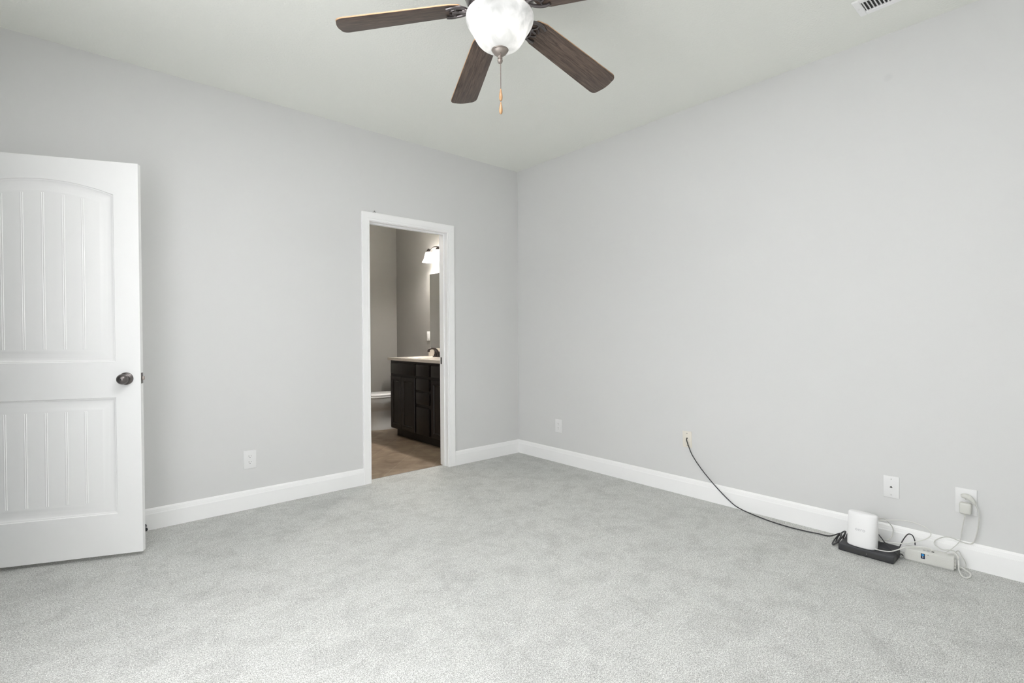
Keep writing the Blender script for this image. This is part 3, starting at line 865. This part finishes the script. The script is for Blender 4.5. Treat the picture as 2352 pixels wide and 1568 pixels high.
cable('power_cable', [(-0.070, -3.250, 0.072), (-0.050, -3.265, 0.086), (-0.045, -3.277, 0.063), (-0.040, -3.288, 0.040), (-0.040, -3.292, 0.020), (-0.050, -3.287, 0.005), (-0.066, -3.270, 0.006)],
      0.0020, 'greycable', 'thin pale cord curving down beside the baseboard behind the box end')

# ------------------------------------------------------------------ ceiling register
t = thing('ceiling_vent', 'white slotted air register on the ceiling by the right wall', 'vent', (-0.372, -3.075, HC))
bm = new()
VW, VL = 0.152, 0.32
fr = 0.030
box(bm, -VW / 2, VW / 2, VL / 2 - fr, VL / 2, -0.009, 0.0, 0.003, 1); box(bm, -VW / 2, VW / 2, -VL / 2, -VL / 2 + fr, -0.009, 0.0, 0.003, 1)
box(bm, -VW / 2, -VW / 2 + fr, -VL / 2 + fr, VL / 2 - fr, -0.009, 0.0, 0.002, 1); box(bm, VW / 2 - fr, VW / 2, -VL / 2 + fr, VL / 2 - fr, -0.009, 0.0, 0.002, 1)
obj('frame', bm, M['trim'], t)
bm = new(); box(bm, -VW / 2 + fr, VW / 2 - fr, -VL / 2 + fr, VL / 2 - fr, -0.0012, -0.0004); obj('duct_opening', bm, M['slot'], t)
nsl = 18
for i in range(nsl):
    yy = -VL / 2 + fr + (i + 0.5) * (VL - 2 * fr) / nsl
    bm = new(); box(bm, -VW / 2 + fr - 0.002, VW / 2 - fr + 0.002, -0.0045, 0.0045, -0.0006, 0.0006, mtx=T(0, yy, -0.0048) @ R(math.radians(38), 'X'))
    obj('louver', bm, M['trim'], t)
for s in (1, -1):
    bm = new(); lathe(bm, [(0, -0.002), (0.003, -0.001), (0.0035, 0.0)], 12, T(0.0, s * (VL / 2 - 0.013), -0.009)); obj('screw', bm, M['plate'], t)

# ------------------------------------------------------------------ ceiling fan
fan = thing('ceiling_fan', 'five-blade dark wood ceiling fan with a lit frosted bowl light', 'ceiling fan', (FAN[0], FAN[1], HC))
z_ = lambda z: z - HC
bm = new()
lathe(bm, [(0, 0), (0.070, 0), (0.072, -0.010), (0.062, -0.040), (0.040, -0.060), (0.018, -0.068), (0.018, -0.10)], 40)
obj('canopy', bm, M['fanmetal'], fan)
bm = new()
lathe(bm, [(0.018, z_(2.66)), (0.050, z_(2.655)), (0.110, z_(2.635)), (0.142, z_(2.605)), (0.148, z_(2.575)), (0.146, z_(2.545)), (0.136, z_(2.530)), (0.138, z_(2.522)), (0.130, z_(2.498)), (0.112, z_(2.486)), (0.070, z_(2.482)), (0.068, z_(2.470)), (0.0, z_(2.470))], 56)
obj('motor_housing', bm, M['fanmetal'], fan)
bm = new()
lathe(bm, [(0.062, z_(2.474)), (0.078, z_(2.468)), (0.080, z_(2.456)), (0.066, z_(2.452)), (0.0, z_(2.452))], 48)
obj('light_fitter', bm, M['fanmetal'], fan)
# glass bowl (single sheet, open at the top)
bm = new()
prof = [(0.1385, 2.466), (0.1400, 2.460), (0.1400, 2.452), (0.1385, 2.443), (0.1340, 2.431), (0.1265, 2.4185), (0.1190, 2.407), (0.1125, 2.396), (0.1065, 2.384), (0.1000, 2.372), (0.0920, 2.360), (0.0815, 2.349), (0.0660, 2.3385), (0.0480, 2.3305), (0.0280, 2.3258), (0.006, 2.3245)]
lathe(bm, [(r, z_(z)) for r, z in prof], 72, cap=False)
bowl = obj('glass_bowl', bm, M['bowl'], fan, ang=80)
for k, (bx_, by_) in enumerate(((0.046, -0.042), (-0.046, 0.030))):
    bm = new(); lathe(bm, [(0.0, -0.03), (0.016, -0.026), (0.024, -0.012), (0.025, 0.0), (0.020, 0.016), (0.013, 0.03), (0.013, 0.045), (0, 0.045)], 24, T(bx_, by_, z_(2.402)))
    obj('light_bulb', bm, M['bulb'], fan)
    point_light('fan_bulb_light', (FAN[0] + bx_, FAN[1] + by_, 2.400), 0.75, 0.027, (1.0, 0.97, 0.93))
bm = new()
lathe(bm, [(0, 2.334 - HC), (0.004, 2.334 - HC), (0.034, 2.3305 - HC), (0.0355, 2.327 - HC), (0.034, 2.324 - HC), (0.031, 2.3225 - HC), (0.0305, 2.320 - HC), (0.026, 2.313 - HC), (0.017, 2.306 - HC), (0.0085, 2.302 - HC), (0.0075, 2.299 - HC), (0.0102, 2.296 - HC), (0.0102, 2.293 - HC), (0.0065, 2.290 - HC), (0.0108, 2.286 - HC), (0.0108, 2.280 - HC), (0.0075, 2.274 - HC), (0.003, 2.2715 - HC), (0, 2.271 - HC)], 40)
obj('finial', bm, M['nickel'], fan)
# pull chain: beads on a line, two wooden fobs
ca, cb = -0.012, -0.018   # towards the camera
bm = new()
pts = [(-0.004, -0.006, 2.312 - HC), (ca * 0.9, cb * 0.9, 2.306 - HC), (ca, cb, 2.294 - HC), (ca, cb, 2.156 - HC)]
tube(bm, pts[:3], 0.0012, 6, 4)
zz = 2.296
while zz > 2.158:
    lathe(bm, [(0, -0.0017), (0.0016, -0.0011), (0.0022, 0), (0.0016, 0.0011), (0, 0.0017)], 8, T(ca, cb, zz - HC)); zz -= 0.0036
tube(bm, [(ca, cb, 2.30 - HC), (ca, cb, 2.10 - HC)], 0.0007, 6, 1, smooth=False)
ch = obj('pull_chain', bm, M['chain'], fan)
for ztop in (2.158, 2.1045):
    bm = new()
    h = 0.050
    lathe(bm, [(0, 0), (0.0022, -0.0005), (0.0030, -0.004), (0.0048, -0.014), (0.0068, -0.026), (0.0074, -0.034), (0.0068, -0.042), (0.0048, -0.048), (0.0025, -h), (0, -h)], 20, T(ca, cb, ztop - HC))
    obj('pull_fob', bm, M['fob'], ch)

# blades: local x outwards, built once per blade with its own sag
PHI = math.radians(141.33)
BR0, BR1 = 0.155, 0.672
def blade_outline():
    P = []
    w0, w1, rc = 0.062, 0.073, 0.030
    P += [(BR0 + 0.028, -w0 * 0.86), (BR0 + 0.06, -w0)]
    P += [(BR1 - 0.05, -w1)]
    for k in range(7):
        a = -PI / 2 + PI / 2 * k / 6
        P.append((BR1 - rc - 0.006 + rc * math.cos(a), -w1 + rc + rc * math.sin(a)))
    for k in range(1, 6):
        y = (-w1 + rc) + (2 * (w1 - rc)) * k / 6; P.append((BR1 - 0.006 + 0.006 * (1 - (y / (w1 - rc)) ** 2), y))
    for k in range(7):
        a = PI / 2 * k / 6
        P.append((BR1 - rc - 0.006 + rc * math.cos(a), w1 - rc + rc * math.sin(a)))
    P += [(BR1 - 0.05, w1), (BR0 + 0.06, w0), (BR0 + 0.028, w0 * 0.86)]
    for k in range(1, 8):
        a = PI / 2 + PI * k / 8
        P.append((BR0 + 0.028 + 0.028 * math.cos(a), w0 * 0.86 * math.sin(a)))
    return P
SAG = [0.103, 0.118, 0.139, 0.118, 0.100]
for k in range(5):
    az = PHI - k * 2 * PI / 5 + (0, -0.026, 0, 0, 0)[k]
    tilt = math.asin(SAG[k] / BR1)
    BASE_M = R(az, 'Z') @ T(0, 0, z_(2.512)) @ R(tilt, 'Y')
    PM = BASE_M @ R(math.radians(-12), 'X')
    bm = new(); prism(bm, blade_outline(), 0.0, 0.006, bev=0.0012)
    for f_ in bm.faces:
        f_.material_index = 1 if abs(f_.normal.z) < 0.9 else 0
    b = obj('fan_blade', bm, [M['blade'], M['bladeedge']], fan)
    b.matrix_local = PM
    # blade iron: arm from the motor plus a three-pronged open claw under the blade
    bm = new()
    zb = -0.0045
    tube(bm, [(0.095, 0, 0.000), (0.125, 0, -0.006), (0.150, 0, -0.010), (0.180, 0, -0.006)], lambda q: 0.013 - 0.004 * q, 10, 5)
    for s in (1, -1):
        tube(bm, [(0.150, s * 0.004, -0.009), (0.166, s * 0.026, -0.007), (0.190, s * 0.041, zb), (0.222, s * 0.045, zb), (0.245, s * 0.040, zb)], lambda q: 0.0075 - 0.002 * abs(q - 0.6), 10, 6)
        tube(bm, [(0.205, s * 0.043, zb), (0.210, s * 0.026, zb), (0.203, s * 0.012, zb), (0.192, 0, zb)], 0.0042, 8, 6)
        tube(bm, [(0.210, s * 0.024, zb), (0.224, s * 0.018, zb), (0.232, s * 0.008, zb)], 0.0036, 8, 5)
    tube(bm, [(0.170, 0, -0.008), (0.200, 0, zb), (0.222, 0, zb)], lambda q: 0.008 - 0.002 * q, 10, 5)
    for v in bm.verts: v.co.x -= 0.022
    for x_, y_ in ((0.216, 0.042), (0.216, -0.042), (0.196, 0.0)):
        lathe(bm, [(0, -0.005), (0.004, -0.004), (0.006, 0.0), (0.006, 0.005)], 12, T(x_, y_, zb))
    o = obj('blade_iron', bm, M['fanmetal'], b)
# ------------------------------------------------------------------ bathroom: vanity
van = thing('vanity_cabinet', 'dark espresso bathroom vanity cabinet seen through the doorway', 'vanity', (-0.235, 0.915, 0.0))
VX = -0.510; VY0, VY1 = 0.205, 1.655
def vat(bm): bmesh.ops.translate(bm, vec=-van.location, verts=bm.verts); return bm
bm = new()
XB = BX1 - 0.003
box(bm, VX + 0.02, XB, VY0, VY0 + 0.018, 0.10, 0.867); box(bm, VX + 0.02, XB, VY1 - 0.018, VY1, 0.10, 0.867)
box(bm, VX + 0.02, XB, VY0 + 0.018, VY1 - 0.018, 0.10, 0.118); box(bm, XB - 0.012, XB, VY0 + 0.018, VY1 - 0.018, 0.118, 0.867)
box(bm, VX + 0.055, XB, VY0, VY1 - 0.045, -0.004, 0.10)
box(bm, VX, VX + 0.02, VY0, VY1, 0.085, 0.867)
obj('carcass', vat(bm), M['vanity'], van, smooth=False)
def front(y0, y1, z0, z1, raised):
    bm = new()
    x = VX - 0.018
    if not raised:
        box(bm, x, VX, y0, y1, z0, z1, 0.006, 2)
    else:
        # frame with a beaded inner edge and a recessed flat panel: (inset, depth from the front)
        rings = []
        for d, dep in ((0, 0.018), (0, 0.004), (0.003, 0.0), (0.042, 0.0), (0.0435, 0.0025), (0.0455, 0.0005), (0.049, 0.0005), (0.052, 0.005), (0.060, 0.009), (0.062, 0.009)):
            rings.append([bm.verts.new((x + dep, y, z)) for y, z in ((y0 + d, z0 + d), (y1 - d, z0 + d), (y1 - d, z1 - d), (y0 + d, z1 - d))])
        for A, B in zip(rings, rings[1:]):
            for i in range(4):
                k = (i + 1) % 4; bm.faces.new((A[i], A[k], B[k], B[i]))
        bm.faces.new(rings[-1]); bm.faces.new(list(reversed(rings[0])))
        bmesh.ops.recalc_face_normals(bm, faces=bm.faces)
    return vat(bm)
for a, b_ in ((1.092, 1.630), (0.222, 0.760)):
    obj('false_drawer', front(a, b_, 0.717, 0.840, False), M['vanity'], van)
    mid = (a + b_) / 2 + (0.027 if a > 1 else -0.027)
    obj('cabinet_door', front(a, mid - 0.002, 0.098, 0.690, True), M['vanity'], van)
    obj('cabinet_door', front(mid + 0.002, b_, 0.098, 0.690, True), M['vanity'], van)
for z0, z1 in ((0.717, 0.840), (0.568, 0.690), (0.420, 0.543), (0.098, 0.388)):
    obj('drawer', front(0.802, 1.064, z0, z1, False), M['vanity'], van)

ct = thing('vanity_countertop', 'cream cultured marble vanity top with basin and backsplash', 'countertop', (-0.2475, 0.92, 0.867))
def cat_(bm): bmesh.ops.translate(bm, vec=-ct.location, verts=bm.verts); return bm
CX0, CX1, CY0, CY1, CZ0, CZ1 = -0.533, BX1 - 0.002, 0.17, 1.690, 0.8675, 0.897
bm = new()
SINKS = [(-0.275, 1.345), (-0.275, 0.50)]
SA, SB, NS = 0.165, 0.215, 40
# top surface with oval holes, per half
def top_half(y0, y1, sc):
    outer = []
    for i in range(NS):
        a = 2 * PI * i / NS; c_, s_ = math.cos(a), math.sin(a)
        # ray to the rectangle
        k = min(((CX1 if c_ > 0 else CX0) - sc[0]) / c_ if abs(c_) > 1e-6 else 9, ((y1 if s_ > 0 else y0) - sc[1]) / s_ if abs(s_) > 1e-6 else 9)
        outer.append((sc[0] + c_ * k, sc[1] + s_ * k))
    for cxx, cyy in ((CX0, y0), (CX1, y0), (CX1, y1), (CX0, y1)):
        j = min(range(NS), key=lambda q: (outer[q][0] - cxx) ** 2 + (outer[q][1] - cyy) ** 2); outer[j] = (cxx, cyy)
    Rg = [[bm.verts.new((x, y, CZ1)) for x, y in outer]]
    for f_, dz in ((1.0, 0.0), (0.97, -0.004), (0.90, -0.03), (0.75, -0.08), (0.5, -0.115), (0.2, -0.125)):
        Rg.append([bm.verts.new((sc[0] + SA * f_ * math.cos(2 * PI * i / NS), sc[1] + SB * f_ * math.sin(2 * PI * i / NS), CZ1 + dz)) for i in range(NS)])
    for A, B in zip(Rg, Rg[1:]):
        for i in range(NS):
            j = (i + 1) % NS; bm.faces.new((A[i], A[j], B[j], B[i]))
    bm.faces.new(Rg[-1])
top_half(0.92, CY1, SINKS[0]); top_half(CY0, 0.92, SINKS[1])
box(bm, CX0, CX0 + 0.03, CY0, CY1, CZ0, CZ1 - 0.0003); box(bm, CX0 + 0.03, CX1, CY1 - 0.03, CY1, CZ0, CZ1 - 0.0003); box(bm, CX0 + 0.03, CX1, CY0, CY0 + 0.03, CZ0, CZ1 - 0.0003)
obj('top_slab', cat_(bm), M['counter'], ct, ang=40)
bm = new(); box(bm, BX1 - 0.02, BX1, CY0, CY1, CZ1, 0.995, 0.003, 1); obj('backsplash', cat_(bm), M['counter'], ct)

def faucet(y, label):
    t = thing('faucet', label, 'faucet', (-0.065, y, CZ1))
    bm = new(); box(bm, -0.026, 0.026, -0.075, 0.075, 0.0, 0.014, 0.006, 2)
    lathe(bm, [(0.024, 0.012), (0.022, 0.03), (0.016, 0.05), (0.013, 0.06)], 20); obj('base', bm, M['bronze'], t)
    bm = new(); tube(bm, [(0, 0, 0.05), (-0.012, 0, 0.075), (-0.045, 0, 0.098), (-0.085, 0, 0.103), (-0.115, 0, 0.092), (-0.125, 0, 0.072)], lambda q: 0.014 - 0.003 * q, 12, 6)
    lathe(bm, [(0.0135, -0.010), (0.0135, 0.010)], 14, T(-0.1255, 0, 0.071)); obj('spout', bm, M['bronze'], t)
    for s in (1, -1):
        bm = new(); lathe(bm, [(0.020, 0.012), (0.017, 0.03), (0.011, 0.045), (0.014, 0.055), (0.012, 0.066), (0, 0.07)], 18, T(0, s * 0.052, 0))
        tube(bm, [(0, s * 0.052, 0.062), (0.004, s * 0.075, 0.075), (0.006, s * 0.098, 0.094)], lambda q: 0.006 + 0.003 * q, 10, 5); obj('handle', bm, M['bronze'], t)
    return t
faucet(1.345, 'dark bronze faucet with curved spout on the vanity top')

# mirror, sconce, outlet
t = obj('wall_mirror', None or (lambda b: (box(b, BX1 - 0.006, BX1, 0.20, 1.671, 0.998, 1.902), b)[1])(new()), M['mirror'], smooth=False)
tag(t, 'frameless bathroom mirror above the vanity backsplash', 'mirror')
sc = thing('vanity_light', 'bronze bath sconce with frosted bell shades above the mirror', 'wall light', (BX1, 1.27, 2.16))
bm = new(); lathe(bm, [(0, 0), (0.065, 0), (0.062, 0.012), (0.04, 0.022), (0.018, 0.026), (0.016, 0.07), (0, 0.07)], 32, R(-PI / 2, 'Y') @ Matrix.Scale(1.0, 4)); obj('backplate', bm, M['bronze'], sc)
BXO = -0.14
bm = new()
for s in (1, -1):
    tube(bm, [(-0.06, 0, 0.002), (-0.10, s * 0.02, 0.016), (BXO, s * 0.075, 0.022), (BXO, s * 0.135, 0.008), (BXO, s * 0.180, -0.020), (BXO, s * 0.205, -0.050)], 0.0075, 10, 6)
tube(bm, [(-0.06, 0, 0.0), (-0.11, 0, 0.006), (BXO, 0, -0.010), (BXO, 0, -0.030)], 0.0075, 10, 6)
obj('arm', bm, M['bronze'], sc)
for y in (0.205, 0.0, -0.205):
    bm = new(); lathe(bm, [(0.007, 0.030), (0.012, 0.026), (0.034, -0.008), (0.034, -0.012), (0, -0.012)], 28, T(BXO, y, -0.012)); fit = obj('shade_holder', bm, M['bronze'], sc)
    bm = new(); lathe(bm, [(0.031, 0.0), (0.035, -0.006), (0.042, -0.030), (0.049, -0.058), (0.056, -0.082), (0.066, -0.102), (0.077, -0.116), (0.079, -0.119)], 40, T(BXO, y, -0.022), cap=False); obj('bell_shade', bm, M['bell'], sc, ang=80)
    bm = new(); lathe(bm, [(0, -0.085), (0.016, -0.080), (0.021, -0.066), (0.018, -0.048), (0.012, -0.03), (0, -0.03)], 20, T(BXO, y, -0.012)); obj('light_bulb', bm, M['bulb'], sc)
    point_light('sconce_bulb_light', (BX1 + BXO, 1.27 + y, 2.16 - 0.012 - 0.066), 40.0, 0.04, (1.0, 0.955, 0.89))
t = thing('bathroom_outlet', 'small pale wall plate beside the bathroom mirror', 'wall plate', (BX1, 1.715, 1.143))
Fb = wall_frame('bath', 0, 0); Fb.translation = (0, 0, 0)
mapped('cover_plate', plate_bm(0.07, 0.114), M['plate'], t, Fb)
bm = new(); box(bm, -0.0165, 0.0165, 0.0055, 0.008, -0.033, 0.033, 0.001, 1); mapped('rocker', bm, M['plate'], t, Fb)

# unseen flush ceiling lamp, added to brighten the toilet and bathroom walls
t = thing('fill_lamp', 'added round flush fill lamp on the bathroom ceiling', 'fill light', (-1.35, 1.15, HC))
bm = new(); lathe(bm, [(0, 0), (0.15, 0), (0.155, -0.02), (0.14, -0.03), (0, -0.03)], 40); obj('fill_lamp_base', bm, M['bronze'], t)
bm = new(); lathe(bm, [(0.138, -0.03), (0.130, -0.06), (0.095, -0.09), (0.04, -0.105), (0.003, -0.107)], 40, cap=False); obj('lamp_glass', bm, M['bell'], t)
point_light('bathroom_fill_light', (-1.35, 1.15, HC - 0.16), 24.0, 0.05, (1.0, 0.95, 0.87))

# ------------------------------------------------------------------ toilet
to = thing('toilet', 'white toilet beyond the vanity in the bathroom', 'toilet', (BX1, 2.11, 0.0))
def egg(L0, L1, w, z, seg=48):
    """outline in x from L0 (back) to L1 (front), elongated oval"""
    out = []
    cx_ = L0 + (L1 - L0) * 0.45
    for i in range(seg):
        a = 2 * PI * i / seg
        c_, s_ = math.cos(a), math.sin(a)
        rx = (L1 - cx_) if c_ > 0 else (cx_ - L0)
        out.append((-(cx_ + rx * c_), w * math.copysign(abs(s_) ** 0.9, s_), z))
    return out
def loft(bm, sections, capb=True, capt=True):
    Rg = [[bm.verts.new(p) for p in s] for s in sections]
    for A, B in zip(Rg, Rg[1:]):
        n = len(A)
        for i in range(n):
            j = (i + 1) % n; bm.faces.new((A[i], A[j], B[j], B[i]))
    if capb: bm.faces.new(list(reversed(Rg[0])))
    if capt: bm.faces.new(Rg[-1])
    bmesh.ops.recalc_face_normals(bm, faces=bm.faces)
bm = new()
loft(bm, [egg(0.18, 0.62, 0.118, -0.004), egg(0.18, 0.62, 0.118, 0.02), egg(0.185, 0.615, 0.113, 0.03), egg(0.20, 0.612, 0.109, 0.12), egg(0.20, 0.622, 0.110, 0.222), egg(0.20, 0.628, 0.113, 0.236), egg(0.185, 0.672, 0.140, 0.256), egg(0.18, 0.715, 0.170, 0.300), egg(0.17, 0.735, 0.183, 0.36), egg(0.17, 0.74, 0.186, 0.392)])
obj('bowl', bm, M['porcelain'], to, ang=50)
bm = new(); loft(bm, [egg(0.20, 0.742, 0.184, 0.394), egg(0.20, 0.745, 0.188, 0.398), egg(0.20, 0.745, 0.188, 0.410), egg(0.20, 0.742, 0.185, 0.414)]); obj('seat', bm, M['porcelain'], to, ang=50)
bm = new(); loft(bm, [egg(0.20, 0.738, 0.181, 0.416), egg(0.20, 0.740, 0.184, 0.420), egg(0.20, 0.738, 0.182, 0.432), egg(0.205, 0.725, 0.17, 0.438), egg(0.22, 0.69, 0.14, 0.440)]); obj('lid', bm, M['porcelain'], to, ang=50)
bm = new(); box(bm, -0.205, -0.012, -0.205, 0.205, 0.38, 0.74, 0.02, 3); obj('tank', bm, M['porcelain'], to)
bm = new(); box(bm, -0.212, -0.008, -0.213, 0.213, 0.741, 0.775, 0.01, 2); obj('tank_lid', bm, M['porcelain'], to)
bm = new(); tube(bm, [(-0.215, -0.15, 0.68), (-0.222, -0.13, 0.678), (-0.222, -0.085, 0.672)], 0.007, 10, 5); obj('flush_handle', bm, M['nickel'], to)
